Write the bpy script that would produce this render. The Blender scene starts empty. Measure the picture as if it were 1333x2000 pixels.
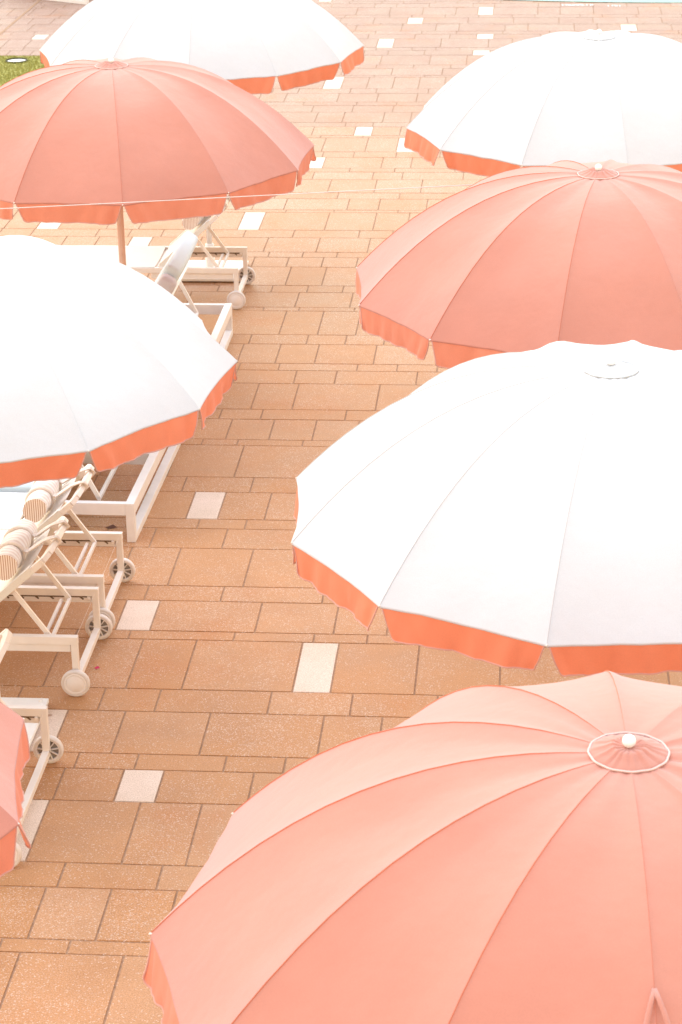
import bpy, bmesh, math, random
from mathutils import Vector, Matrix
random.seed(7)
C = bpy.context.scene.collection
sc = bpy.context.scene
R_ = math.radians
PI = math.pi

# ------------------------------------------------------------------ camera
cd = bpy.data.cameras.new('camera')
cd.sensor_fit = 'VERTICAL'; cd.sensor_height = 36.0; cd.lens = 77.88
cd.clip_start = 0.1; cd.clip_end = 2000
cd.dof.use_dof = True; cd.dof.focus_distance = 10.5; cd.dof.aperture_fstop = 9.0
cam = bpy.data.objects.new('camera', cd); C.objects.link(cam)
r_ = Vector((0.9966585897, 0.0799542023, -0.0167027273))
u_ = Vector((-0.0157603853, 0.3888904660, 0.9211491822))
w_ = Vector((-0.0801452794, 0.9178080033, -0.3888511324))
m_ = Matrix((r_, u_, -w_)).transposed().to_4x4(); m_.translation = Vector((0, 0, 5.54))
cam.matrix_world = m_
sc.camera = cam

# ------------------------------------------------------------------ sky and sun (bright overcast, light from behind and left)
SUN_EL, SUN_AZ = R_(58), R_(-35)      # azimuth from +Y towards +X
wd = bpy.data.worlds.new('World'); sc.world = wd; wd.use_nodes = True
nt = wd.node_tree; nt.nodes.clear()
sky = nt.nodes.new('ShaderNodeTexSky'); sky.sky_type = 'NISHITA'; sky.sun_disc = False
sky.sun_elevation = SUN_EL; sky.sun_rotation = SUN_AZ
sky.air_density = 3.0; sky.dust_density = 0.6; sky.ozone_density = 0.0; sky.altitude = 0
bg = nt.nodes.new('ShaderNodeBackground'); bg.inputs['Strength'].default_value = 0.15
wo = nt.nodes.new('ShaderNodeOutputWorld')
tint = nt.nodes.new('ShaderNodeMix'); tint.data_type = 'RGBA'; tint.blend_type = 'MULTIPLY'; tint.inputs[0].default_value = 1.0
tint.inputs[7].default_value = (1.0, 0.885, 0.885, 1)      # thin warm cloud veil takes the blue out of the sky
nt.links.new(sky.outputs[0], tint.inputs[6]); nt.links.new(tint.outputs[2], bg.inputs[0]); nt.links.new(bg.outputs[0], wo.inputs[0])
sl = bpy.data.lights.new('sun', 'SUN'); sl.energy = 0.8; sl.angle = R_(120); sl.color = (1.0, 0.93, 0.86)
so = bpy.data.objects.new('sun', sl); C.objects.link(so)
sd = Vector((math.sin(SUN_AZ)*math.cos(SUN_EL), math.cos(SUN_AZ)*math.cos(SUN_EL), math.sin(SUN_EL)))
so.rotation_euler = sd.to_track_quat('Z', 'Y').to_euler(); so.location = sd*50
sc.view_settings.view_transform = 'Standard'; sc.view_settings.look = 'None'
sc.view_settings.exposure = 1.42; sc.view_settings.gamma = 1.0

# ------------------------------------------------------------------ materials
def mat(name, col, rough=0.6, spec=0.5, sheen=0.0, sheen_tint=None, metallic=0.0):
    m = bpy.data.materials.new(name); m.use_nodes = True
    b = m.node_tree.nodes['Principled BSDF']
    b.inputs['Base Color'].default_value = (*col, 1); b.inputs['Roughness'].default_value = rough
    b.inputs['Specular IOR Level'].default_value = spec; b.inputs['Metallic'].default_value = metallic
    b.inputs['Sheen Weight'].default_value = sheen; b.inputs['Sheen Roughness'].default_value = 0.6
    if sheen_tint: b.inputs['Sheen Tint'].default_value = (*sheen_tint, 1)
    return m, m.node_tree, b
def N(t, typ, **kw):
    n = t.nodes.new(typ)
    for k, v in kw.items():
        if k in n.inputs: n.inputs[k].default_value = v
        else: setattr(n, k, v)
    return n
def noise(t, co, scale, detail=3, rough=0.55):
    n = N(t, 'ShaderNodeTexNoise'); n.inputs['Scale'].default_value = scale
    n.inputs['Detail'].default_value = detail; n.inputs['Roughness'].default_value = rough
    t.links.new(co, n.inputs['Vector']); return n
def ramp(t, src, stops):
    n = N(t, 'ShaderNodeValToRGB'); e = n.color_ramp.elements
    while len(e) > 1: e.remove(e[-1])
    e[0].position, e[0].color = stops[0][0], (*stops[0][1], 1)
    for p, c in stops[1:]:
        x = e.new(p); x.color = (*c, 1)
    t.links.new(src, n.inputs['Fac']); return n
def mix(t, mode, fac, a, b):
    n = N(t, 'ShaderNodeMix', data_type='RGBA', blend_type=mode, clamp_factor=True)
    for s, v in ((0, fac), (6, a), (7, b)):
        if hasattr(v, 'is_linked') or isinstance(v, bpy.types.NodeSocket): t.links.new(v, n.inputs[s])
        else: n.inputs[s].default_value = v if s == 0 else (*v, 1)
    return n.outputs[2]
def math_(t, op, a, b=None):
    n = N(t, 'ShaderNodeMath', operation=op)
    for s, v in ((0, a), (1, b)):
        if v is None: continue
        if isinstance(v, bpy.types.NodeSocket): t.links.new(v, n.inputs[s])
        else: n.inputs[s].default_value = v
    return n.outputs[0]

def fabric(name, col, sheen=0.35, trans=0.25, weave=1.0, tint=(1, 1, 1), vary=0.05):
    """woven canvas: fine thread bump, faint cloudy fading, some light coming through"""
    m, t, b = mat(name, col, 0.9, 0.2, sheen, tint)
    tc = N(t, 'ShaderNodeTexCoord'); co = tc.outputs['Object']
    big = noise(t, co, 3.0, 4); fine = noise(t, co, 260.0, 2)
    lo = tuple(c*(1-vary) for c in col); hi = tuple(min(1, c*(1+vary)) for c in col)
    r = ramp(t, big.outputs[0], [(0.3, lo), (0.7, hi)])
    c2 = mix(t, 'MULTIPLY', 1.0, r.outputs[0], ramp(t, fine.outputs[0], [(0.3, (0.93,)*3), (0.7, (1.0,)*3)]).outputs[0])
    t.links.new(c2, b.inputs['Base Color'])
    mp = N(t, 'ShaderNodeMapping'); mp.inputs['Scale'].default_value = (520, 520, 520)
    t.links.new(co, mp.inputs[0])
    w1 = noise(t, mp.outputs[0], 1.0, 1)
    bp = N(t, 'ShaderNodeBump'); bp.inputs['Strength'].default_value = 0.25*weave; bp.inputs['Distance'].default_value = 0.002
    t.links.new(w1.outputs[0], bp.inputs['Height']); 
    wr = noise(t, co, 9.0, 2)
    bp2 = N(t, 'ShaderNodeBump'); bp2.inputs['Strength'].default_value = 0.14; bp2.inputs['Distance'].default_value = 0.03
    t.links.new(wr.outputs[0], bp2.inputs['Height']); t.links.new(bp.outputs[0], bp2.inputs['Normal'])
    t.links.new(bp2.outputs[0], b.inputs['Normal'])
    if trans:
        tr = N(t, 'ShaderNodeBsdfTranslucent'); t.links.new(c2, tr.inputs[0]); t.links.new(bp2.outputs[0], tr.inputs[1])
        mx = N(t, 'ShaderNodeMixShader'); mx.inputs[0].default_value = trans
        out = t.nodes['Material Output']
        t.links.new(b.outputs[0], mx.inputs[1]); t.links.new(tr.outputs[0], mx.inputs[2]); t.links.new(mx.outputs[0], out.inputs[0])
    return m

M = {}
M['coral'] = fabric('coral_canvas', (0.63, 0.245, 0.168), 0.6, tint=(1, 0.91, 0.93))
M['coral_seam'] = fabric('coral_seam_deep', (0.62, 0.16, 0.08), 0.1, 0.0)
M['white'] = fabric('white_canvas', (0.70, 0.685, 0.68), 0.2, 0.2, vary=0.02)
M['white_seam'] = fabric('white_seam_deep', (0.62, 0.585, 0.57), 0.1, 0.0)
M['valance'] = fabric('coral_valance_canvas', (0.90, 0.29, 0.155), 0.12, 0.25)  # canopy coral brightened in its colour to make up light on the flaps
M['piping'] = fabric('pink_piping', (0.64, 0.31, 0.235), 0.3, 0.0)
M['pale_piping'] = fabric('pale_piping', (0.72, 0.50, 0.44), 0.2, 0.0)
M['towel'] = None
M['sling'] = fabric('cream_sling_fabric', (0.82, 0.77, 0.71), 0.2, 0.1, vary=0.03)
M['blue_cushion'] = fabric('pale_blue_cushion_fabric', (0.62, 0.76, 0.86), 0.3, 0.0, vary=0.02)
M['grey_cushion'] = fabric('pale_mauve_cushion_fabric', (0.60, 0.60, 0.68), 0.3, 0.0, vary=0.02)
M['strap'] = fabric('cream_strap_fabric', (0.84, 0.72, 0.64), 0.3, 0.1)

def painted(name, col, rough=0.4, vary=0.06):
    m, t, b = mat(name, col, rough, 0.5)
    co = N(t, 'ShaderNodeTexCoord').outputs['Object']
    n = noise(t, co, 14, 4)
    t.links.new(ramp(t, n.outputs[0], [(0.3, tuple(c*(1-vary) for c in col)), (0.65, col)]).outputs[0], b.inputs['Base Color'])
    n2 = noise(t, co, 420, 2); bp = N(t, 'ShaderNodeBump'); bp.inputs['Strength'].default_value = 0.12; bp.inputs['Distance'].default_value = 0.001
    t.links.new(n2.outputs[0], bp.inputs['Height']); t.links.new(bp.outputs[0], b.inputs['Normal'])
    return m
M['cream_metal'] = painted('cream_powder_coat', (0.80, 0.715, 0.665))
M['white_metal'] = painted('white_powder_coat', (0.80, 0.74, 0.72))
M['slot'] = painted('dark_slot_metal', (0.16, 0.10, 0.06), 0.7)
M['tyre'] = painted('grey_plastic_tyre', (0.70, 0.62, 0.59), 0.6)
M['rim'] = painted('pale_plastic_rim', (0.80, 0.73, 0.71), 0.5)
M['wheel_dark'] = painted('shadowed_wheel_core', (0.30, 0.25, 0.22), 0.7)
M['pole'] = painted('pink_brown_pole_paint', (0.70, 0.49, 0.40), 0.4)
M['ball'] = painted('white_gloss_finial', (0.86, 0.84, 0.83), 0.18, 0.0)
M['brass'] = painted('pale_rib_tip', (0.78, 0.66, 0.56), 0.35)
M['base'] = painted('white_base_plate_paint', (0.84, 0.80, 0.77), 0.5)
M['table'] = painted('white_table_top', (0.86, 0.84, 0.82), 0.35)
M['cable'] = painted('pale_nylon_line', (0.76, 0.62, 0.56), 0.5)
M['pole_red'] = painted('magenta_petal', (0.6, 0.03, 0.12), 0.6)
M['leaf'] = painted('dry_brown_leaf', (0.12, 0.05, 0.03), 0.7)

def towel_mat():
    m, t, b = mat('striped_towel_terry', (0.8, 0.7, 0.62), 0.95, 0.1, 0.5)
    tc = N(t, 'ShaderNodeTexCoord')
    sp = N(t, 'ShaderNodeSeparateXYZ'); t.links.new(tc.outputs['Object'], sp.inputs[0])
    w = math_(t, 'MULTIPLY', sp.outputs[1], 2*PI/0.033); s = math_(t, 'SINE', w)
    n = noise(t, tc.outputs['Object'], 9, 3); s2 = math_(t, 'ADD', s, math_(t, 'MULTIPLY', math_(t, 'SUBTRACT', n.outputs[0], 0.5), 1.2))
    s3 = math_(t, 'ADD', math_(t, 'MULTIPLY', s2, 0.5), 0.5)
    r = ramp(t, s3, [(0.0, (0.70, 0.56, 0.49)), (0.45, (0.80, 0.69, 0.62)), (0.8, (0.82, 0.72, 0.65)), (1.0, (0.86, 0.80, 0.75))])
    t.links.new(r.outputs[0], b.inputs['Base Color'])
    n2 = noise(t, tc.outputs['Object'], 300, 3); bp = N(t, 'ShaderNodeBump'); bp.inputs['Strength'].default_value = 0.5; bp.inputs['Distance'].default_value = 0.003
    t.links.new(n2.outputs[0], bp.inputs['Height']); t.links.new(bp.outputs[0], b.inputs['Normal'])
    return m
M['towel'] = towel_mat()
def towel_end_mat():
    m, t, b = mat('rolled_towel_end_stripes', (0.8, 0.7, 0.62), 0.95, 0.1, 0.3)
    tc = N(t, 'ShaderNodeTexCoord')
    sp = N(t, 'ShaderNodeSeparateXYZ'); t.links.new(tc.outputs['Object'], sp.inputs[0])
    s = math_(t, 'SINE', math_(t, 'MULTIPLY', sp.outputs[0], 2*PI/0.0125))
    s3 = math_(t, 'ADD', math_(t, 'MULTIPLY', s, 0.5), 0.5)
    r = ramp(t, s3, [(0.0, (0.46, 0.25, 0.17)), (0.3, (0.60, 0.40, 0.30)), (0.45, (0.80, 0.66, 0.57)), (1.0, (0.84, 0.74, 0.67))])
    t.links.new(r.outputs[0], b.inputs['Base Color'])
    return m
M['towel_end'] = towel_end_mat()

def paving_mat():
    m, t, b = mat('sandstone_pavers', (0.5, 0.27, 0.15), 0.62, 0.5)
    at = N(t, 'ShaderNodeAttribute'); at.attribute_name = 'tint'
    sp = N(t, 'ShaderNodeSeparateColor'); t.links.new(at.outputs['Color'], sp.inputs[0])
    tone, white, chips = sp.outputs
    co = N(t, 'ShaderNodeTexCoord').outputs['Object']
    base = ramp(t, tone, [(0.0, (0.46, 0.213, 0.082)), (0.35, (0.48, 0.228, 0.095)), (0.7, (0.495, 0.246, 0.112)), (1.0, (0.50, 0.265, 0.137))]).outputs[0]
    base = mix(t, 'MIX', at.outputs['Alpha'], base, (0.33, 0.192, 0.138))  # far rows drift to dull pink, haze painted as colour
    base = mix(t, 'MIX', white, base, (0.72, 0.56, 0.46))
    # cloudy patches, rusty stains, fine sand grain
    n1 = noise(t, co, 2.3, 5, 0.6)
    base = mix(t, 'MULTIPLY', 1.0, base, ramp(t, n1.outputs[0], [(0.3, (0.86, 0.82, 0.76)), (0.55, (1, 1, 1)), (0.75, (1.08, 1.08, 1.1))]).outputs[0])
    n2 = noise(t, co, 0.9, 4, 0.7); n2b = noise(t, co, 3.1, 3, 0.6)
    st = math_(t, 'MULTIPLY', ramp(t, n2.outputs[0], [(0.50, (0, 0, 0)), (0.66, (1, 1, 1))]).outputs[0], ramp(t, n2b.outputs[0], [(0.4, (0, 0, 0)), (0.65, (0.55,)*3)]).outputs[0])
    st = math_(t, 'MULTIPLY', st, math_(t, 'SUBTRACT', 1.0, white))
    base = mix(t, 'MIX', st, base, (0.46, 0.17, 0.05))
    n3 = noise(t, co, 150, 4, 0.7)
    base = mix(t, 'MULTIPLY', 1.0, base, ramp(t, n3.outputs[0], [(0.34, (0.72, 0.68, 0.63)), (0.5, (1, 1, 1)), (0.66, (1.18, 1.2, 1.24))]).outputs[0])
    # pale shell chips, clustered, and a few dark specks
    def chips_layer(scale, radius, dens, keep):
        v = N(t, 'ShaderNodeTexVoronoi'); v.inputs['Scale'].default_value = scale; v.inputs['Randomness'].default_value = 1.0
        mp = N(t, 'ShaderNodeMapping'); mp.inputs['Scale'].default_value = (1.0, 1.6, 1.0); mp.inputs['Rotation'].default_value = (0, 0, scale)
        t.links.new(co, mp.inputs[0]); t.links.new(mp.outputs[0], v.inputs['Vector'])
        d = math_(t, 'LESS_THAN', v.outputs['Distance'], radius)
        sc_ = N(t, 'ShaderNodeSeparateColor'); t.links.new(v.outputs['Color'], sc_.inputs[0])
        cl = noise(t, co, dens, 3, 0.6)
        th = math_(t, 'ADD', math_(t, 'MULTIPLY', ramp(t, cl.outputs[0], [(0.38, (0, 0, 0)), (0.68, (1, 1, 1))]).outputs[0], keep), math_(t, 'MULTIPLY', chips, keep*0.8))
        k = math_(t, 'LESS_THAN', sc_.outputs[0], th)
        return math_(t, 'MULTIPLY', math_(t, 'MULTIPLY', d, k), math_(t, 'SUBTRACT', 1.0, math_(t, 'MULTIPLY', white, 0.6)))
    base = mix(t, 'MIX', math_(t, 'MULTIPLY', chips_layer(95, 0.36, 3.0, 0.34), 0.75), base, (0.66, 0.52, 0.44))
    base = mix(t, 'MIX', math_(t, 'MULTIPLY', chips_layer(170, 0.34, 5.0, 0.5), 0.6), base, (0.62, 0.46, 0.37))
    vd = N(t, 'ShaderNodeTexVoronoi'); vd.inputs['Scale'].default_value = 34; t.links.new(co, vd.inputs['Vector'])
    sd_ = N(t, 'ShaderNodeSeparateColor'); t.links.new(vd.outputs['Color'], sd_.inputs[0])
    dk = math_(t, 'MULTIPLY', math_(t, 'LESS_THAN', vd.outputs['Distance'], 0.09), math_(t, 'LESS_THAN', sd_.outputs[1], 0.10))
    base = mix(t, 'MIX', math_(t, 'MULTIPLY', dk, 0.7), base, (0.20, 0.09, 0.04))
    vs = N(t, 'ShaderNodeTexVoronoi'); vs.inputs['Scale'].default_value = 2.2; t.links.new(co, vs.inputs['Vector'])
    ss = N(t, 'ShaderNodeSeparateColor'); t.links.new(vs.outputs['Color'], ss.inputs[0])
    sk = math_(t, 'MULTIPLY', ramp(t, vs.outputs['Distance'], [(0.02, (1, 1, 1)), (0.035, (0, 0, 0))]).outputs[0], math_(t, 'LESS_THAN', ss.outputs[2], 0.3))
    base = mix(t, 'MIX', math_(t, 'MULTIPLY', sk, 0.6), base, (0.28, 0.10, 0.03))
    t.links.new(base, b.inputs['Base Color'])
    bp = N(t, 'ShaderNodeBump'); bp.inputs['Strength'].default_value = 0.35; bp.inputs['Distance'].default_value = 0.002
    t.links.new(n3.outputs[0], bp.inputs['Height']); t.links.new(bp.outputs[0], b.inputs['Normal'])
    rr = ramp(t, n1.outputs[0], [(0.3, (0.5,)*3), (0.7, (0.72,)*3)]); t.links.new(rr.outputs[0], b.inputs['Roughness'])
    return m
M['paver'] = paving_mat()
def grout_mat(name, c):
    m, t, b = mat(name, c, 0.9, 0.3)
    co = N(t, 'ShaderNodeTexCoord').outputs['Object']; n = noise(t, co, 40, 5)
    t.links.new(ramp(t, n.outputs[0], [(0.3, tuple(x*0.7 for x in c)), (0.7, tuple(x*1.2 for x in c))]).outputs[0], b.inputs['Base Color'])
    return m
M['grout'] = grout_mat('brown_grout', (0.39, 0.235, 0.145))
M['ground'] = grout_mat('distant_paved_ground', (0.45, 0.28, 0.19))
M['turf'] = grout_mat('green_turf', (0.42, 0.38, 0.11))
M['hole_dark'] = grout_mat('dark_hole_lip', (0.08, 0.07, 0.02))
M['coping'] = grout_mat('pool_coping_stone', (0.33, 0.27, 0.22))
M['mark'] = painted('white_pavement_paint', (0.82, 0.80, 0.78), 0.6)
def water_mat():
    m, t, b = mat('pool_water', (0.25, 0.62, 0.58), 0.35, 0.15)
    co = N(t, 'ShaderNodeTexCoord').outputs['Object']; n = noise(t, co, 3, 3)
    t.links.new(ramp(t, n.outputs[0], [(0.3, (0.10, 0.42, 0.38)), (0.7, (0.16, 0.50, 0.45))]).outputs[0], b.inputs['Base Color'])
    bp = N(t, 'ShaderNodeBump'); bp.inputs['Strength'].default_value = 0.2; bp.inputs['Distance'].default_value = 0.03
    t.links.new(n.outputs[0], bp.inputs['Height']); t.links.new(bp.outputs[0], b.inputs['Normal'])
    return m
M['water'] = water_mat()

# ------------------------------------------------------------------ mesh helpers
class MB:
    """collects vertices and faces (with material slots) for ONE mesh object"""
    def __init__(s): s.v = []; s.f = []; s.mi = []; s.sm = []
    def add(s, vs, fs, mi=0, smooth=False):
        o = len(s.v); s.v += [tuple(v) for v in vs]
        for f in fs: s.f.append(tuple(i+o for i in f)); s.mi.append(mi); s.sm.append(smooth)
    def box(s, c, size, mi=0, rot=None, bev=0.004):
        """box with small chamfers"""
        bm = bmesh.new(); bmesh.ops.create_cube(bm, size=1.0)
        for v in bm.verts: v.co = Vector((v.co.x*size[0], v.co.y*size[1], v.co.z*size[2]))
        b = min(bev, min(size)*0.3)
        if b > 0: bmesh.ops.bevel(bm, geom=bm.edges[:], offset=b, segments=2, profile=0.6, affect='EDGES')
        if rot is not None: bmesh.ops.transform(bm, matrix=rot.to_4x4(), verts=bm.verts[:])
        bm.verts.index_update()
        s.add([v.co+Vector(c) for v in bm.verts], [[v.index for v in f.verts] for f in bm.faces], mi)
        bm.free()
    def bar(s, a, b, w, h, mi=0, up=(0, 0, 1), bev=0.003):
        """rectangular bar from a to b: w across, h along up"""
        a = Vector(a); b = Vector(b); d = b-a; L = d.length; x = d.normalized()
        z = Vector(up); z = (z-x*z.dot(x))
        if z.length < 1e-4: z = Vector((0, 1, 0)); z = z-x*z.dot(x)
        z.normalize(); y = z.cross(x)
        s.box((a+b)/2, (L, w, h), mi, Matrix((x, y, z)).transposed(), bev)
    def tube(s, pts, r, mi=0, n=8, caps=True, flat=1.0, closed=False):
        pts = [Vector(p) for p in pts]; rs = r if isinstance(r, (list, tuple)) else [r]*len(pts)
        vs = []; K = len(pts); pn = None
        for i, p in enumerate(pts):
            if closed: d = pts[(i+1) % K]-pts[i-1]
            else: d = (pts[min(i+1, K-1)]-pts[max(i-1, 0)])
            d.normalize()
            if pn is None:
                pn = Vector((0, 0, 1)) if abs(d.z) < 0.9 else Vector((1, 0, 0))
            a = (pn-d*pn.dot(d)).normalized(); pn = a; c = d.cross(a)
            for j in range(n):
                t = 2*PI*j/n; vs.append(p+(a*math.cos(t)*flat+c*math.sin(t))*rs[i])
        fs = []
        for i in range(K if closed else K-1):
            for j in range(n):
                i2 = (i+1) % K
                fs.append((i*n+j, i*n+(j+1) % n, i2*n+(j+1) % n, i2*n+j))
        if caps and not closed: fs += [tuple(range(n))[::-1], tuple((K-1)*n+j for j in range(n))]
        s.add(vs, fs, mi, True)
    def lathe(s, prof, c=(0, 0, 0), n=32, mi=0, axis=2, smooth=True):
        """prof: list of (r, h)"""
        vs = []
        for r, h in prof:
            for j in range(n):
                t = 2*PI*j/n; x, y, z = r*math.cos(t), r*math.sin(t), h
                if axis == 1: x, y, z = x, z, y
                vs.append((c[0]+x, c[1]+y, c[2]+z))
        fs = []
        for i in range(len(prof)-1):
            for j in range(n): fs.append((i*n+j, i*n+(j+1) % n, (i+1)*n+(j+1) % n, (i+1)*n+j))
        s.add(vs, fs, mi, smooth)
    def build(s, name, mats, parent=None, recalc=True):
        me = bpy.data.meshes.new(name); me.from_pydata(s.v, [], s.f)
        for m in (mats if isinstance(mats, (list, tuple)) else [mats]): me.materials.append(m)
        me.polygons.foreach_set('material_index', s.mi); me.polygons.foreach_set('use_smooth', s.sm)
        me.update()
        if recalc:
            bm = bmesh.new(); bm.from_mesh(me); bmesh.ops.recalc_face_normals(bm, faces=bm.faces[:]); bm.to_mesh(me); bm.free()
        o = bpy.data.objects.new(name, me); C.objects.link(o)
        if parent: o.parent = parent
        return o
def tag(o, label=None, cat=None, group=None, kind=None):
    for k, v in (('label', label), ('category', cat), ('group', group), ('kind', kind)):
        if v: o[k] = v
    return o
def empty(name, loc, rz=0.0):
    o = bpy.data.objects.new(name, None); C.objects.link(o); o.location = loc; o.rotation_euler = (0, 0, rz)
    o.empty_display_size = 0.2; return o
def copy_tree(o, parent=None):
    c = o.copy(); C.objects.link(c)
    if parent: c.parent = parent
    for ch in list(o.children): copy_tree(ch, c)
    return c
ROWY= [8.064,8.171,8.592,8.806,9.376,9.695,9.857,10.317,10.576,11.182,11.293,11.697,11.908,12.465,12.773,12.928,13.38,13.643,14.234,14.348,14.752,14.958,15.517,15.815,15.975,16.435,16.671,17.286,17.385,17.799,17.992,18.539,18.836,19.001,19.466,19.719,20.336,20.428,20.837,21.068,21.581,21.881,22.042,22.493,22.737,23.359,23.465,23.87,24.078,24.589,24.93,25.111,25.569,25.825,26.475,26.581,26.986,27.199,27.796,28.1,28.281,28.861,29.17,29.383,29.82,29.916,30.338,30.555,31.131,31.429,31.61,31.855]
JNT={
 -1:([-2.152,-1.692],[]),
 0:([-2.254,-1.948],[]),
 1:([-1.839],[]),
 2:([-2.096,-1.635],[]),
 3:([-2.497,-2.289,-1.833],[-2.497]),
 4:([-1.97,-1.766,-1.308],[-1.97]),
 5:([-2.23,-1.922,-1.468],[]),
 6:([-2.587,-2.379,-2.069,-1.613,-1.008,-0.7],[-2.587]),
 7:([-2.679,-2.223,-1.918,-1.314,-0.875,-0.419],[]),
 8:([-2.572,-2.115,-1.809,-1.206,-1.0,-0.546],[-1.206]),
 9:([-2.514,-2.205,-1.603,-1.148,-0.845],[]),
 10:([-2.913,-2.298,-2.099,-1.494,-1.043],[-2.298]),
 11:([-2.199,-1.744,-1.144],[]),
 12:([-2.089,-1.635],[]),
 13:([-1.836],[]),
 14:([-2.035,-1.732],[]),
 15:([-2.128,-1.924,-1.622],[-2.128]),
 16:([-2.222,-1.77],[]),
 17:([-1.907],[]),
 18:([-2.211,-1.961,-1.506],[]),
 19:([-1.751,-1.448],[]),
 20:([-2.155,-1.856,-1.25],[]),
 21:([-1.949,-1.65,-1.045],[]),
 22:([-1.695,-1.389],[]),
 23:([-2.147,-1.841,-1.244,-0.94],[]),
 24:([-2.176,-1.882,-1.58,-1.128],[]),
 25:([-2.141,-1.687,-1.382],[]),
 26:([-1.926,-1.619],[]),
 27:([-2.124,-1.829],[]),
 28:([-1.871,-1.417],[]),
 29:([-2.115,-1.811,-1.511],[]),
 30:([-2.013,-1.703],[]),
 31:([-2.063,-1.755,-1.451],[]),
 32:([-1.951,-1.645],[]),
 33:([-3.569,-3.38,-1.842,-1.384],[-3.569]),
 34:([-2.553,-2.101,-1.498,-1.193],[]),
 35:([-4.525,-4.32,-2.638,-2.438,-1.829,-1.383,-1.071],[-2.638,-4.525]),
 37:([-2.282,-1.678,-1.38],[]),
 38:([-1.804,-1.203],[]),
 39:([-1.917,-1.461,-1.007],[]),
 40:([-2.115,-1.515,-1.218],[]),
 41:([-1.765],[]),
 42:([-2.261,-2.054,-1.455,-1.155],[-2.261]),
 43:([-2.095,-1.773,-1.331],[]),
 44:([-1.668,-1.342,-1.134],[-1.342]),
 46:([-1.841,-1.65],[-1.841]),
 48:([-2.319,-2.016,-1.569],[]),
 53:([-2.386,-2.172],[-2.386]),
 58:([-0.671,-0.458],[-0.671]),
 60:([-1.913,-1.705],[-1.913]),
 61:([-6.506,-6.321,-0.648,-0.428],[-0.648,-6.506]),
 63:([1.233,1.446],[1.233]),
 65:([-1.607,-1.398],[-1.607]),
 67:([-0.671,-0.461],[-0.671]),
 70:([-2.953,-2.769],[-2.953]),
}
# ------------------------------------------------------------------ the paved deck
def pool_edge(x): return 43.45-math.sqrt(12.0**2-(x-2.2)**2) if abs(x-2.2) < 12 else 1e9
rows = list(ROWY); idx0 = 0
pat = [.107, .41, .213, .559, .309, .160, .458, .261, .591]     # upward from a narrow course
down = [.591, .261, .458, .160, .309, .559, .213, .41, .107]
y = rows[0]; k = 0
while y > 2.5: y -= down[k % 9]; rows.insert(0, y); k += 1; idx0 += 1
k = 1
while y < 44 and rows[-1] < 44: rows.append(rows[-1]+pat[k % 9]); k += 1
LEN = [.304, .456, .609]
rg = random.Random(11)
vs, fs, tint = [], [], []
XMIN, XMAX, G = -13.0, 9.0, 0.0023
for i in range(len(rows)-1):
    y0, y1 = rows[i], rows[i+1]
    js, wh = JNT.get(i-idx0, ([], []))
    js = list(js)
    if not js: js = [rg.uniform(-1, 0)]
    xs = [js[0]]
    for a in js[1:]:
        while a-xs[-1] > 0.68:
            opts = [l for l in LEN if abs(a-xs[-1]-l) > 0.2]
            xs.append(xs[-1]+rg.choice(opts or LEN))
        xs.append(a)
    wset = set(round(w, 3) for w in wh)
    right = [xs[-1]]
    while right[-1] < XMAX:
        l = rg.choice(LEN)
        if rg.random() < 0.035 and y1-y0 > 0.2 and right[-1] > 1.4: wset.add(round(right[-1], 3)); l = 0.208
        right.append(right[-1]+l)
    left = [xs[0]]
    while left[-1] > XMIN:
        if i-idx0 >= 0 and rg.random() < 0.03 and y1-y0 > 0.2 and left[-1] < -4.7 and y1 < 24: wset.add(round(left[-1]-0.208, 3)); left.append(left[-1]-0.208)
        else: left.append(left[-1]-rg.choice(LEN))
    xs = left[:0:-1]+xs+right[1:]
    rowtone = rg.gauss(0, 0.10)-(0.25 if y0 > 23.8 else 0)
    for a, b in zip(xs[:-1], xs[1:]):
        if b-a < 0.05: continue
        pe = min(pool_edge(a), pool_edge(b))-0.035
        if y0 > pe-0.06: continue
        yt = min(y1, pe)
        if y1 > 25.2 and y0 < 27.69 and a < -5.75: continue
        z = rg.gauss(0, 0.0005); w = 1.0 if round(a, 3) in wset else 0.0
        tn = min(1, max(0, 0.5+rowtone+rg.gauss(0, 0.15))); ch = rg.random()**2
        sx = rg.gauss(0, 0.0003); c = 0.0035; o = len(vs); jt = lambda: rg.gauss(0, 0.0006)
        A, B, Y0, Y1 = a+G, b-G, y0+G, yt-G
        vs += [(A+jt(), Y0+jt(), z-.012), (B+jt(), Y0+jt(), z-.012), (B+jt(), Y1+jt(), z-.012), (A+jt(), Y1+jt(), z-.012),
               (A+c, Y0+c, z-sx), (B-c, Y0+c, z+sx), (B-c, Y1-c, z+sx), (A+c, Y1-c, z-sx)]
        fs += [(o+4, o+5, o+6, o+7), (o, o+1, o+5, o+4), (o+1, o+2, o+6, o+5), (o+2, o+3, o+7, o+6), (o+3, o, o+4, o+7)]
        far_fade = min(1, max(0, (y0-16)/12))*.75+(.25 if y0 > 23.8 else 0)  # distance haze put into the paver colour, plus the darker far band
        tint += [(tn, w, ch, far_fade)]*5
me = bpy.data.meshes.new('pavement'); me.from_pydata(vs, [], fs); me.materials.append(M['paver'])
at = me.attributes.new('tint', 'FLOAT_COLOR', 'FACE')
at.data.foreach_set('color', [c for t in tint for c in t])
me.update()
pv = bpy.data.objects.new('pavement', me); C.objects.link(pv); tag(pv, kind='structure')

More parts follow.
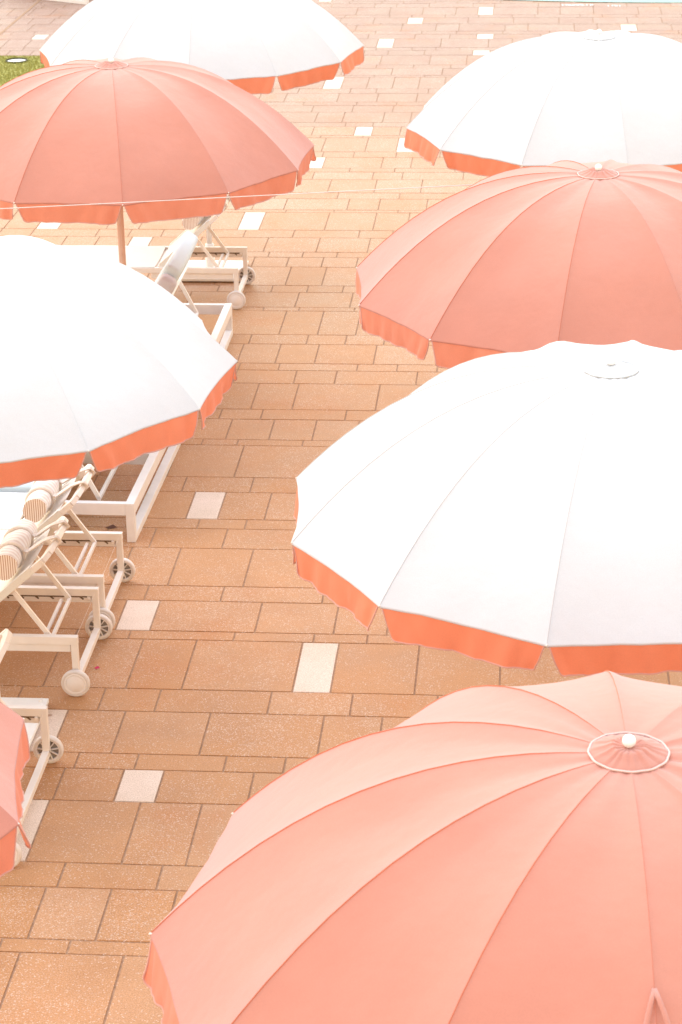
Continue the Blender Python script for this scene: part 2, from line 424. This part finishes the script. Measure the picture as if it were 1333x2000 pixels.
def sheet(name, pts, z, m, th=0.0, kind='structure'):
    b = MB(); n = len(pts)
    b.add([(x, y, z) for x, y in pts], [tuple(range(n))])
    if th: b.add([(x, y, z) for x, y in pts]+[(x, y, z-th) for x, y in pts], [(i, (i+1) % n, n+(i+1) % n, n+i) for i in range(n)])
    return tag(b.build(name, m), kind=kind)
sheet('grout_bed', [(-13.6, 1.5), (9.6, 1.5), (9.6, 44.3), (-13.6, 44.3)], -0.0045, M['grout'])
sheet('ground', [(-600, -600), (600, -600), (600, 900), (-600, 900)], -0.04, M['ground'])

# pool: coping band and water
px = [-9.4+i*0.3 for i in range(78)]
b = MB(); pts = [(x, pool_edge(x)) for x in px if abs(x-2.2) < 11.7]
n = len(pts)
nv = []
for x, yy in pts:
    d = Vector((2.2-x, 43.45-yy)).normalized()
    nv += [(x-d.x*0.03, yy-d.y*0.03, 0.004), (x, yy, 0.004), (x, yy, -0.0075)]
b.add(nv, [(3*i, 3*i+3, 3*i+4, 3*i+1) for i in range(n-1)]+[(3*i+1, 3*i+4, 3*i+5, 3*i+2) for i in range(n-1)])
tag(b.build('pool_coping', M['coping']), kind='structure')
sheet('pool_water', pts, -0.004, M['water'])
# small painted marks by the pool, too small to read
b = MB(); rg2 = random.Random(3)
for x0, y0, k in ((0.49, 31.26, 8), (1.12, 31.19, 3)):
    x = x0
    for _ in range(k):
        w = rg2.uniform(.025, .04)
        b.box((x, y0, .004), (0.012, 0.10, .002), bev=0)
        if rg2.random() < .7: b.box((x+w/2, y0+rg2.choice((-.04, 0, .04)), .0042), (w, 0.018, .002), bev=0)
        if rg2.random() < .5: b.box((x+w, y0, .0044), (0.012, 0.10, .002), bev=0)
        x += w+.022
tag(b.build('pavement_marking', M['mark']), kind='structure')

# expansion joint far left
b = MB(); b.bar((-7.0, 27.7, 0.001), (-6.97, 40, 0.001), 0.035, 0.006, bev=0)
tag(b.build('expansion_joint', M['grout']), kind='structure')

# artificial turf with round hole cover
sheet('lawn', [(-13, 25.2), (-5.7, 25.2), (-5.7, 27.69), (-13, 27.72)], 0.012, M['turf'], 0.03)
b = MB(); rg3 = random.Random(5)
for _ in range(26000):
    x = rg3.uniform(-8.2, -5.71); yy = rg3.uniform(25.2, 27.68)
    if (x+6.367)**2+(yy-27.36)**2 < 0.135**2: continue
    a = rg3.uniform(0, 2*PI); h = rg3.uniform(.012, .028); dx, dy = math.cos(a)*.006, math.sin(a)*.006
    b.add([(x-dx, yy-dy, .01), (x+dx, yy+dy, .01), (x+rg3.gauss(0, .008), yy+rg3.gauss(0, .008), .012+h)], [(0, 1, 2)])
tag(b.build('grass', M['turf'], recalc=False), kind='stuff', cat='grass', label='short green turf at the far left edge of the deck')
b = MB(); b.lathe([(0.0, .014), (.10, .014), (.115, .018), (.125, .018), (.128, .0125)], (-6.367, 27.36, 0), 40)
b.lathe([(.126, .0125), (.129, .034), (.135, .036), (.15, .0125)], (-6.367, 27.36, 0), 40, 1)  # raised dark lip stands in for the far wall of the recess
tag(b.build('hole_cover', [M['base'], M['hole_dark']]), 'round white disc sunk in the green turf at far left', 'ground cover disc')

# ------------------------------------------------------------------ umbrellas
UR, UZ, UDZ, NP = 1.3515, 1.9435, 0.597, 12
def pz(t): return UDZ*(1-(-0.10*t+1.10*t**2.385))
TT = [.03, .08, .14, .2, .27, .34, .41, .48, .55, .62, .69, .76, .83, .89, .94, .975, 1.0]
def make_umbrella(kind, label, x, y, th, seed, strap=None):
    """canopy of 12 sewn panels, 12 hanging valance flaps, ribs, cap, finial, pole, base"""
    rg = random.Random(seed)
    e = empty('patio_umbrella', (x, y, 0), th)
    tag(e, label, 'umbrella', kind+' patio umbrellas')
    cv, sm = (M['coral'], M['coral_seam']) if kind == 'coral' else (M['white'], M['white_seam'])
    A = 2*PI/NP
    def rib(k, t): return Vector((UR*t*math.cos(k*A), UR*t*math.sin(k*A), UZ+pz(t)))
    US = [0, .035, .12, .25, .38, .5, .62, .75, .88, .955, 1.0]
    b = MB()
    for k in range(NP):
        ph, amp, ph2 = rg.uniform(0, 6.28), rg.uniform(.5, 1.3), rg.uniform(0, 6.28)
        grid = []
        for t in TT:
            a, c = rib(k, t), rib(k+1, t); row = []
            nrm = Vector((math.cos((k+.5)*A), math.sin((k+.5)*A), 0))
            up = Vector((nrm.x*.5, nrm.y*.5, .8))
            for u in US:
                p = a.lerp(c, u); w = 4*u*(1-u)
                p = p-up*(0.020*w*math.sin(PI*min(t, .999)**1.3)) - nrm*(0.018*w*t**4)
                p += up*(amp*.0058*w*math.sin(ph+t*17+2.0*u)*min(1, t*2)+amp*.003*w*math.sin(ph2+u*9+t*5))
                p += up*(.0035*math.sin(ph2+u*31)*w*max(0, t-.9)*10)
                if u > 0.95 and t > .05: p += up*0.0035*min(1, (t)/.2)
                row.append(p)
            grid.append(row)
        nu = len(US); vs = [p for r in grid for p in r]; fs = []
        for i in range(len(TT)-1):
            for j in range(nu-1): fs.append((i*nu+j, i*nu+j+1, (i+1)*nu+j+1, (i+1)*nu+j))
        b.add(vs, fs, 0, True)
        # the sewn edge: a low step, its face in a deeper tone
        st = []
        for i, t in enumerate(TT):
            q = grid[i][-1]; a, c = rib(k, t), rib(k+1, t); d = (c-a).normalized()
            st += [q, q+d*0.0016*min(1, t*3)-Vector((0, 0, .0042))]
        b.add(st, [(2*i, 2*i+1, 2*i+3, 2*i+2) for i in range(len(TT)-1)], 1, False)
        # turned hem along the rim
        hem = []
        for j, u in enumerate(US):
            q = grid[-1][j]; nrm = Vector((math.cos((k+.5)*A), math.sin((k+.5)*A), 0))
            hem += [q, q+nrm*.004-Vector((0, 0, .005)), q-Vector((0, 0, .011))]
        b.add(hem, [(3*j, 3*j+3, 3*j+4, 3*j+1) for j in range(nu-1)]+[(3*j+1, 3*j+4, 3*j+5, 3*j+2) for j in range(nu-1)], 0, True)
        rims = grid[-1]
        # valance flap of this panel
        vb = MB(); n0 = 40; drop = 0.125
        o_ = Vector((math.cos((k+.5)*A), math.sin((k+.5)*A), 0)); tang = (rib(k+1, 1)-rib(k, 1)).normalized()
        wph = rg.uniform(0, 6.28); wf = rg.uniform(9, 15); fl = rg.uniform(-.015, .03); tw = rg.uniform(-.02, .02); wa = rg.uniform(.5, 1.2)
        def edge(u):
            u = max(0, min(1, u)); x_ = u*(len(US)-1)
            # piecewise along US
            for j in range(nu-1):
                if u <= US[j+1]: f = (u-US[j])/(US[j+1]-US[j]); return rims[j].lerp(rims[j+1], f)
            return rims[-1]
        ND = 5; vg = []
        for d in range(ND+1):
            s_ = d/ND; ins = 0.012+0.058*s_ ; rw = []
            for j in range(n0+1):
                u = .5-.5*math.cos(PI*j/n0)*(1-.12*math.cos(PI*j/n0)**2)/(.88); u = min(1, max(0, u)); uu = ins+(1-2*ins)*u
                base = edge(uu)-Vector((0, 0, .004))
                dr = drop*s_
                # rounded lower corners
                ce = min(u, 1-u)/.045
                if ce < 1: dr -= 0.022*s_**3*(1-math.sqrt(max(0, 1-(1-ce)**2)))
                if ce < -1: dr -= 0.0*s_
                wv = s_*(.010*wa*math.sin(wph+wf*u)+.006*math.sin(wph*2+wf*2.3*u)+.0028*math.sin(wph+wf*5.1*u))+.0045*math.sin(PI*s_)*math.sin(wph*3+wf*3.1*u)
                rw.append(base+o_*(wv+(fl+tw*(u-.5))*s_)-Vector((0, 0, dr+0.0015*s_*math.sin(wph+5*u))))
            vg.append(rw)
        mm = n0+1
        vb.add([p for r in vg for p in r], [(i*mm+j, i*mm+j+1, (i+1)*mm+j+1, (i+1)*mm+j) for i in range(ND) for j in range(n0)], 0, True)
        loop = [vg[i][0] for i in range(ND+1)]+vg[ND][1:-1]+[vg[i][-1] for i in range(ND, -1, -1)]
        vb.tube(loop, 0.0032, 1, 6)
        vb.build('valance', [M['valance'] if kind == 'white' else M['valance_c'], M['piping']], e, recalc=False)
        # rib under the canopy with its tip
        rb = MB()
        rb.tube([rib(k, t)-Vector((0, 0, .012)) for t in (.05, .2, .35, .5, .65, .8, .9, .985)], .006, 0, 6)
        tp = rib(k, 1); dd = Vector((math.cos(k*A), math.sin(k*A), -.3)).normalized()
        rb.tube([tp-dd*.02-Vector((0, 0, .004)), tp+dd*.003, tp+dd*.007], [.004, .0042, .002], 1, 8)
        rb.tube([rib(k, .55)-Vector((0, 0, .018)), Vector((.035*math.cos(k*A), .035*math.sin(k*A), UZ+.16))], .0045, 0, 6)
        rb.build('rib', [M['pole'] if kind == 'coral' else M['white_metal'], M['brass']], e)
    b.build('canopy', [cv, sm], e, recalc=False)
    # cap: gathered disc with piped edge
    cb = MB(); nn = 96; zt = UZ+pz(0.05)
    prof = [(.006, .022), (.020, .022), (.034, .024), (.044, .027), (.053, .024), (.066, .017), (.082, .012), (.098, .007), (.108, .0025), (.111, -.005)]
    vs = []
    for i, (r, h) in enumerate(prof):
        for j in range(nn):
            a = 2*PI*j/nn
            g = (.0018 if .03 < r < .09 else .001)*(math.sin(a*17+math.sin(a*3)*1.5)+.5*math.sin(a*29+1))*(1.0 if r > .02 else .2)
            rr = r*(1+.012*math.cos(12*a)); vs.append((rr*math.cos(a), rr*math.sin(a), zt+h+g+.002*math.sin(2*a+seed)))
    cb.add(vs, [(i*nn+j, i*nn+(j+1) % nn, (i+1)*nn+(j+1) % nn, (i+1)*nn+j) for i in range(len(prof)-1) for j in range(nn)], 0, True)
    ring = [(.110*(1+.012*math.cos(12*2*PI*j/48))*math.cos(2*PI*j/48), .110*(1+.012*math.cos(12*2*PI*j/48))*math.sin(2*PI*j/48), zt+.0035) for j in range(48)]
    cb.tube(ring, .0033, 1, 8, closed=True)
    cb.build('cap', [cv, M['pale_piping'] if kind == 'coral' else M['white']], e, recalc=False)
    fb = MB(); zc = zt+.038
    fb.lathe([(.007, -.028), (.008, -.018)]+[(.0195*math.sin(PI*i/14), -.0195*math.cos(PI*i/14)) for i in range(2, 15)], (0, 0, zc), 28)
    fb.build('finial', M['ball'], e)
    pb = MB(); pb.lathe([(.0, .02), (.024, .02), (.024, UZ+.54), (.0, UZ+.54)], (0, 0, 0), 20)
    pm = M['pole'] if kind == 'coral' else M['white_metal']; pb.build('pole', pm, e)
    hb = MB(); hb.lathe([(.025, .12), (.045, .13), (.048, .17), (.04, .19), (.025, .19)], (0, 0, UZ), 20); hb.build('runner_hub', pm, e)
    bb = MB(); rot = Matrix.Rotation(-th, 3, 'Z')
    ofs = rot @ (Vector((-.04, -.13, 0)) if label.startswith('white umbrella with its right') else Vector((0, -.04, 0)))
    bb.box(Vector((0, 0, .024))+ofs, (.61, .56, .024), 0, rot, .005)
    bb.box(Vector((0, 0, .007))+ofs, (.5, .46, .012), 0, rot, .002)
    for sx in (-1, 1):
        for sy in (-1, 1):
            q = rot @ Vector((sx*.27, sy*.24, 0)); bb.lathe([(0, .042), (.011, .042), (.012, .035)], Vector((q.x, q.y, 0))+ofs, 12)
    bb.lathe([(.04, .055), (.04, .25), (.024, .26)], (0, 0, 0), 24)
    bb.build('base_plate', M['base'], e)
    # tie strap sewn on one seam
    if strap:
        k, t0, spread, L, rad = strap
        sb = MB(); r0 = rib(k, t0); d = (rib(k, t0+.1)-r0).normalized()
        side = Vector((-math.sin(k*A), math.cos(k*A), 0)); up = d.cross(side); up = up if up.z > 0 else -up
        for s_ in (-1, 1):
            P = []
            for i in range(11):
                f = i/10
                wd_ = spread*(1-(1-f)**1.7)*s_
                t_ = min(1.0, t0+L*f/UR*.95)
                base = rib(k, t_)
                P.append(base+side*wd_+up*(.010+.018*math.sin(PI*min(1, f*1.4))*(.6 if s_ < 0 else 1))-up*abs(wd_)*.27)
            sb.tube(P, rad, 0, 8, flat=.45)
        sb.build('tie_strap', cv if kind == 'coral' else M['piping'], e)
    return e
M['valance_c'] = fabric('coral_valance_light', (0.84, 0.30, 0.18), 0.2, 0.28)  # coral flap copy, light on it put into a brighter colour
d2 = math.radians
# strap: (rib index, start fraction, half spread, length, tube radius)
def place(kind, label, x, y, thdeg, seed, strap=None): return make_umbrella(kind, label, x, y, d2(thdeg), seed, strap)
UM = [
 ('coral', 'nearest coral umbrella, pale ringed cap and white ball finial, fills lower right', .311, 5.404, 2.34, 21, (9, .63, .060, .30, .0065)),
 ('white', 'big white umbrella directly behind the nearest coral one, coral valance', .364, 8.605, 19.07, 22, None),
 ('coral', 'coral umbrella at the right edge, between the two white umbrellas', .397, 11.804, 20.28, 23, None),
 ('white', 'white umbrella at upper right, farthest of its row, pavement above it', .505, 15.654, 7.19, 24, None),
 ('coral', 'coral umbrella mostly cut off by the left edge, beside the lowest lounger', -2.905, 6.033, 25.84, 25, None),
 ('white', 'white umbrella with its right half in view over the loungers at left', -2.758, 10.224, 7.53, 26, (9, .93, .02, .05, .003)),
 ('coral', 'coral umbrella at upper left with its brown pole showing below', -2.773, 14.681, 11.55, 27, None),
 ('white', 'white umbrella cut by the top edge, behind the coral one at upper left', -2.702, 18.370, 3.73, 28, (9, .30, .012, .14, .003)),
]
for a in UM: place(*a)

# ------------------------------------------------------------------ loungers on wheels
RT = 0.34         # rail top
HX = -0.66        # hinge, measured from the head end (x=0); seat runs to -1.95
def make_lounger(name='sun_lounger', W=.65):
    """head end at x=0, foot at x=-1.95, near side y=0, far side y=.65"""
    e = empty(name, (0, 0, 0)); cm = M['cream_metal']; w_ = .036; h_ = .045
    f = MB()
    for y in (w_/2, W-w_/2):
        f.bar((-1.95, y, RT-h_/2), (0, y, RT-h_/2), w_, h_)
    f.bar((-.018, w_, RT-h_/2-.004), (-.018, W-w_, RT-h_/2-.004), .001, .001)
    f.bar((-1.93, w_, RT-h_/2), (-1.93, W-w_, RT-h_/2), .036, .036)
    f.bar((HX-.02, w_, RT-.03), (HX-.02, W-w_, RT-.03), .03, .03)
    f.build('side_rails', cm, e)
    for y in (w_/2, W-w_/2):
        b = MB(); b.bar((-.020, y, RT-h_+.002), (-.020, y, .082), w_-.002, .036, up=(1, 0, 0)); b.build('leg', cm, e)
        b = MB(); b.bar((-1.90, y, RT-h_+.002), (-1.90, y, 0), w_-.002, .036, up=(1, 0, 0)); b.build('leg', cm, e)
    # notched rack under each rail
    for y, s in ((w_/2, 1), (W-w_/2, -1)):
        b = MB(); yy = y-s*.004
        b.bar((-.72, yy, RT-h_-.024), (-.042, yy, RT-h_-.024), .012, .044)
        b.bar((-.70, yy+s*.0075, RT-h_-.008), (-.06, yy+s*.0075, RT-h_-.008), .004, .010, 1, bev=0)
        for q in range(7):
            x = -.62+q*.085
            b.bar((x, yy+s*.0078, RT-h_-.008), (x+.022, yy+s*.0078, RT-h_-.026), .004, .008, 1, bev=0)
        b.bar((-.055, yy+s*.004, RT-h_-.010), (-.055, yy+s*.03, RT-h_-.010), .018, .018, 0)
        b.build('notched_rack', [cm, M['slot']], e)
    b = MB(); b.bar((-.020, w_*.5, .082), (-.020, W-w_*.5, .082), .036, .036); b.build('axle', cm, e)
    for y, s in ((-.022, -1), (W+.022, 1)):
        wh = empty('wheel', (-.020, y, .078)); wh.parent = e
        b = MB(); b.lathe([(.062, -.014), (.070, -.017), (.077, -.012), (.0785, 0), (.077, .012), (.070, .017), (.062, .014), (.060, 0), (.062, -.014)], (0, 0, 0), 40, 0, 1); b.build('tyre', M['tyre'], wh)
        b = MB()
        b.lathe([(.0625, -.013), (.0625, .013), (.057, .014), (.055, .008), (.055, -.010), (.057, -.014), (.0625, -.013)], (0, 0, 0), 40, 0, 1)
        b.lathe([(0, -s*.016), (.013, -s*.016), (.015, -s*.008), (.015, s*.008)], (0, 0, 0), 20, 0, 1)
        for q in range(9):
            a = 2*PI*q/9+.2; b.bar((.012*math.cos(a), -s*.006, .012*math.sin(a)), (.057*math.cos(a), -s*.006, .057*math.sin(a)), .006, .010, up=(0, 1, 0), bev=.001)
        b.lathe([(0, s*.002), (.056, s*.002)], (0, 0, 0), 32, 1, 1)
        b.lathe([(0, s*.0165), (.044, s*.0165), (.047, s*.0145), (.051, s*.0145), (.0535, s*.0165), (.060, s*.0150), (.0625, s*.010)], (0, 0, 0), 40, 0, 1)
        b.build('rim', [M['rim'], M['wheel_dark']], wh)
    # seat sling
    b = MB(); vs = []; nx, ny = 14, 8
    for i in range(nx+1):
        for j in range(ny+1):
            x = -1.93+(HX-.03+1.93)*i/nx; y = .012+(W-.024)*j/ny; v = j/ny
            vs.append((x, y, RT+.004-.018*4*v*(1-v)*.5+.002*math.sin(x*9)))
    m_n = ny+1
    b.add(vs, [(i*m_n+j, i*m_n+j+1, (i+1)*m_n+j+1, (i+1)*m_n+j) for i in range(nx) for j in range(ny)], 0, True)
    b.build('seat_sling', M['sling'], e)
    # raised backrest
    BA = math.radians(41.5); cx, sx = math.cos(BA), math.sin(BA)
    def bp(s, y, n=0.0): return Vector((HX+s*cx-n*sx, y, RT-.012+s*sx+n*cx))
    back = MB(); bw = .036; y0, y1 = .045, W-.045; up = (-sx, 0, cx); L = .665
    back.bar(bp(0, y0), bp(L, y0), bw, .036, up=up); back.bar(bp(0, y1), bp(L, y1), bw, .036, up=up)
    P = [bp(L-.012, y0), bp(L+.018, y0+.055), bp(L+.038, y0+.20), bp(L+.038, y1-.20), bp(L+.018, y1-.055), bp(L-.012, y1)]
    for a, c in zip(P[:-1], P[1:]): back.bar(a, c, .042, .030, up=up)
    back.bar(bp(0.01, y0), bp(.01, y1), .02, .02, up=up)
    bo = back.build('backrest_frame', cm, e)
    b = MB(); vs = []; nx = 14
    for i in range(nx+1):
        for j in range(ny+1):
            s = .02+(L-.10)*i/nx; v = j/ny
            vs.append(bp(s, y0-.022+(y1-y0+.044)*v, .022-.012*4*v*(1-v)))
    b.add(vs, [(i*m_n+j, i*m_n+j+1, (i+1)*m_n+j+1, (i+1)*m_n+j) for i in range(nx) for j in range(ny)], 0, True)
    for yy in (y0, y1):      # pocket of the sling wrapping each side rail
        b.bar(bp(.03, yy, .004), bp(L-.08, yy, .004), .041, .041, up=up)
    b.build('back_sling', M['sling'], e)
    # U shaped prop
    b = MB(); lo = Vector((-.155, 0, RT-.045)); s0 = .40
    for yy in (y0+.03, y1-.03):
        b.bar(bp(s0, yy, -.01), (lo.x, yy, lo.z), .018, .026)
    b.bar((lo.x, y0+.02, lo.z), (lo.x, y1-.02, lo.z), .018, .022)
    b.bar((lo.x-.045, y0+.035, lo.z-.004), (lo.x-.045, y1-.035, lo.z-.004), .018, .018)
    b.build('prop', cm, e)
    return e, bp
Lt = []
proto, BP = make_lounger()
wide, _ = make_lounger(W=.955)
LG = 'wheeled cream sun loungers along the left side'
for i, (x, y, lab) in enumerate([
    (-2.345, 8.765, 'wide cream wheeled lounger lowest at left, half under the coral umbrella'),
    (-2.345, 10.495, 'cream wheeled lounger with towel roll at left, its solid wheel hub showing'),
    (-2.345, 11.275, 'cream wheeled lounger with towel roll, next to the white daybed frame'),
    (-2.325, 17.345, 'cream wheeled lounger farthest back, below the upper coral umbrella')]):
    o = (wide, proto)[i] if i < 2 else copy_tree(proto)
    o.location = (x, y, 0); tag(o, lab, 'sun lounger', LG); Lt.append(o)

# rolled towels tied to the backrests (things of their own)
def make_towel(lab, lounger, s=.46, yc=.325, L=.50, rz=0, seed=1):
    rg = random.Random(seed)
    p = BP(s, yc, .104); e = empty('rolled_towel', Vector(lounger.location)+p); tag(e, lab, 'towel', 'rolled striped towels on the loungers')
    BA = math.radians(41.5); ux = Vector((math.cos(BA), 0, math.sin(BA))); un = Vector((-math.sin(BA), 0, math.cos(BA)))
    b = MB(); n = 36; K = 26; vs = []; R0 = .078
    for i in range(K+1):
        v = i/K*2-1; yy = v*L/2
        r = R0*(1+.05*math.sin(v*5+seed))*(1-.10*abs(v)**6)
        for q in (-.42, .42):
            r -= .011*math.exp(-((v-q)/.07)**2)
        for j in range(n):
            a = 2*PI*j/n; rr = r*(1+.045*math.sin(2*a+v*2+seed)+.03*math.sin(3*a+v*4)+.014*math.sin(a*7+v*9))
            vs.append(ux*rr*1.10*math.cos(a)+un*rr*.92*math.sin(a)+Vector((0, yy, 0)))
    b.add(vs, [(i*n+j, i*n+(j+1) % n, (i+1)*n+(j+1) % n, (i+1)*n+j) for i in range(K) for j in range(n)], 0, True)
    b.add([vs[j] for j in range(n)]+[Vector((0, -L/2+.004, 0))], [(j, (j+1) % n, n) for j in range(n)], 1, False)
    b.add([vs[K*n+j] for j in range(n)]+[Vector((0, L/2-.004, 0))], [(j, (j+1) % n, n) for j in range(n)], 1, False)
    b.build('towel_roll', [M['towel'], M['towel_end']], e)
    for q in (-.42, .42):
        sb = MB(); yy = q*L/2
        # band round the roll
        ring = [ux*.0745*1.12*math.cos(2*PI*j/28)+un*.0745*.95*math.sin(2*PI*j/28)+Vector((0, yy, 0)) for j in range(28)]
        sb.tube(ring, .010, 0, 8, closed=True, flat=1)
        # flat strap up to the top bar, over it and back
        top = .665+.038-s
        for dy, lift in ((-.018, .012), (.020, .004)):
            P = [ux*.080+Vector((0, yy, 0))+un*(-.02), ux*(.10)+un*(-.045)+Vector((0, yy+dy*.6, 0)), ux*(top*.62)+un*(-.058+lift)+Vector((0, yy+dy*1.6, 0)), ux*(top-.03)+un*(-.066+lift)+Vector((0, yy+dy, 0)), ux*(top)+un*(-.068)+Vector((0, yy+dy*.5, 0)), ux*(top+.030)+un*(-.085)+Vector((0, yy, 0)), ux*(top+.028)+un*(-.112)+Vector((0, yy, 0)), ux*(top-.02)+un*(-.118)+Vector((0, yy, 0))]
            sb.tube(P, [.010, .018, .024, .021, .017, .018, .018, .014], 0, 8, flat=.28)
        sb.build('strap', M['strap'], e)
    return e
make_towel('striped rolled towel nearer the camera, tied on a lounger backrest at left', Lt[1], seed=1)
make_towel('cream rolled towel tied on the lounger backrest beside the white daybed frame', Lt[2], seed=2)
make_towel('small rolled towel on the far lounger under the upper coral umbrella', Lt[3], seed=4)

# ------------------------------------------------------------------ double daybeds with pale blue cushions
def slab_cushion(b, c0, ux, uy, un, L, W, T, mi=0, puff=.012):
    """soft box: starts at c0, runs L along ux, W along uy, T along un"""
    bm = bmesh.new(); bmesh.ops.create_cube(bm, size=1.0)
    for v in bm.verts: v.co = Vector((v.co.x*L, v.co.y*W, v.co.z*T))
    bv = min(L, W, T)*.36
    bmesh.ops.bevel(bm, geom=bm.edges[:], offset=bv, segments=5, profile=.55, affect='EDGES')
    bmesh.ops.subdivide_edges(bm, edges=[e for e in bm.edges if e.calc_length() > .12], cuts=6, use_grid_fill=True)
    Mx = Matrix((ux, uy, un)).transposed(); cc = c0+ux*L/2+uy*W/2+un*T/2
    for v in bm.verts:
        u, w = v.co.x/L, v.co.y/W
        v.co.z *= 1+puff/T*2*(1-4*u*u)*(1-4*w*w)
        v.co.z += .003*math.sin(u*11+w*7)
        v.co = Mx @ v.co+cc
    bm.verts.index_update()
    b.add([v.co.copy() for v in bm.verts], [[v.index for v in f.verts] for f in bm.faces], mi, True)
    bm.free()
    for sg in (-1, 1):
        z_ = T/2*sg*.62; q = bv*.25
        P = [(-L/2+q, -W/2+bv), (-L/2+bv, -W/2+q), (L/2-bv, -W/2+q), (L/2-q, -W/2+bv), (L/2-q, W/2-bv), (L/2-bv, W/2-q), (-L/2+bv, W/2-q), (-L/2+q, W/2-bv)]
        b.tube([Mx @ Vector((x, y, z_))+cc for x, y in P], .005, mi, 6, closed=True)
def make_daybed(lab, loc, rz, cushions=True):
    """right-near corner at origin; width 1.76 along +y; length along -x"""
    e = empty('daybed', loc, rz); tag(e, lab, 'daybed', 'white double daybeds'); wm = M['white_metal']; W = 1.76; T = .262; LX = -1.95
    b = MB()
    for y in (.0225, W/2, W-.0225): b.bar((LX, y, T-.0425), (-.055, y, T-.0425), .042, .080)
    b.build('side_rails', wm, e)
    for x in (-.0275, LX+.0275):
        b = MB(); b.bar((x, 0, T-.04), (x, W, T-.04), .055, .078)
        b.bar((x, 0, .026), (x, W, .026), .055, .050)
        for y in (.0235, W-.0235): b.bar((x, y, T-.078), (x, y, .050), .046, .054, up=(1, 0, 0))
        b.build('sled_leg', wm, e)
    ux = Vector((math.cos(R_(59)), 0, math.sin(R_(59)))); un = Vector((-ux.z, 0, ux.x)); HB = -.53
    ya, yb = .12, W-.17; h0 = Vector((HB, 0, T+.01)); L = .42
    b = MB()
    for yy in (ya, yb): b.bar(h0+Vector((0, yy, 0)), h0+ux*L+Vector((0, yy, 0)), .03, .03, up=tuple(un))
    b.bar(h0+ux*L+Vector((0, ya, 0)), h0+ux*L+Vector((0, yb, 0)), .03, .03, up=tuple(un))
    b.build('backrest_frame', wm, e)
    b = MB(); lo = Vector((-.25, 0, T-.03))
    for yy in (ya+.03, yb-.03): b.bar(h0+ux*.27-un*.016+Vector((0, yy, 0)), lo+Vector((0, yy, 0)), .020, .028)
    b.bar(lo+Vector((0, ya+.02, 0)), lo+Vector((0, yb-.02, 0)), .022, .026); b.build('prop', wm, e)
    if cushions:
        b = MB(); slab_cushion(b, h0+Vector((0, .215, 0))+un*.02, ux, Vector((0, 1, 0)), un, .81, .93, .12); b.build('back_cushion', M['blue_cushion'], e)
        b = MB(); slab_cushion(b, h0+Vector((0, .085, 0))+un*.012, ux, Vector((0, 1, 0)), un, .76, .125, .125, puff=.004); b.build('back_cushion', M['grey_cushion'], e)
    for y0, y1 in ((.03, W/2-.01), (W/2+.01, W-.03)):
        b = MB(); slab_cushion(b, Vector((LX+.03, y0, T)), Vector((1, 0, 0)), Vector((0, 1, 0)), Vector((0, 0, 1)), -LX+HB-.08, y1-y0, .10); b.build('seat_cushion', M['blue_cushion'], e)
    return e
make_daybed('white sled-leg daybed frame between two wheeled loungers, mostly under the white umbrella', (-2.385, 12.535, 0), -0.02)
make_daybed('white daybed with raised pale blue back cushions beside the far lounger', (-2.30, 14.90, 0), -0.005)
make_daybed('white daybed frame cut off by the top left corner of the picture', (-7.76, 32.27, 0), math.radians(240))

# white side table between lounger and daybed
e = empty('side_table', (-3.29, 12.23, 0)); tag(e, 'square white side table between the towel lounger and the white daybed', 'side table')
b = MB(); b.box((0, 0, .325), (.58, .56, .025), 0, None, .005); b.build('table_top', M['table'], e)
for sx in (-1, 1):
    for sy in (-1, 1):
        b = MB(); b.bar((sx*.26, sy*.25, 0), (sx*.26, sy*.25, .313), .035, .035, up=(1, 0, 0)); b.build('leg', M['white_metal'], e)

# thin line strung across the deck
b = MB(); a = Vector((-9.0, 15.43, 1.17)); a = Vector((-3.172, 12.9, 2.057)); c = Vector((-0.072, 12.4, 2.341)); d = c-a
P = [a+d*(-1.6)]+[a+d*(-1.6+ (2.5*i/12)) for i in range(1, 12)]+[c]
P = [p-Vector((0, 0, .02*math.sin(PI*i/12))) for i, p in enumerate(P)]
b.tube(P, .0026, 0, 6)
tag(b.build('cord', M['cable']), 'thin pale cord strung across in front of the upper left coral umbrella', 'cord')

# fallen bits
b = MB(); b.add([(0, 0, .004), (.02, .012, .012), (.034, .002, .006), (.016, -.010, .003)], [(0, 1, 2), (0, 2, 3)])
o = b.build('petal', M['pole_red'], recalc=False); o.location = (-2.33, 10.80, 0); tag(o, 'tiny magenta petal on the paving beside a lounger leg', 'petal')
b = MB(); b.add([(0, 0, .004), (.05, .02, .02), (.08, .0, .008), (.04, -.012, .003)], [(0, 1, 2), (0, 2, 3)])
o = b.build('dry_leaf', M['leaf'], recalc=False); o.location = (-2.62, 12.75, 0); tag(o, 'small dark dry leaf on the paving beneath the daybed frame', 'leaf')
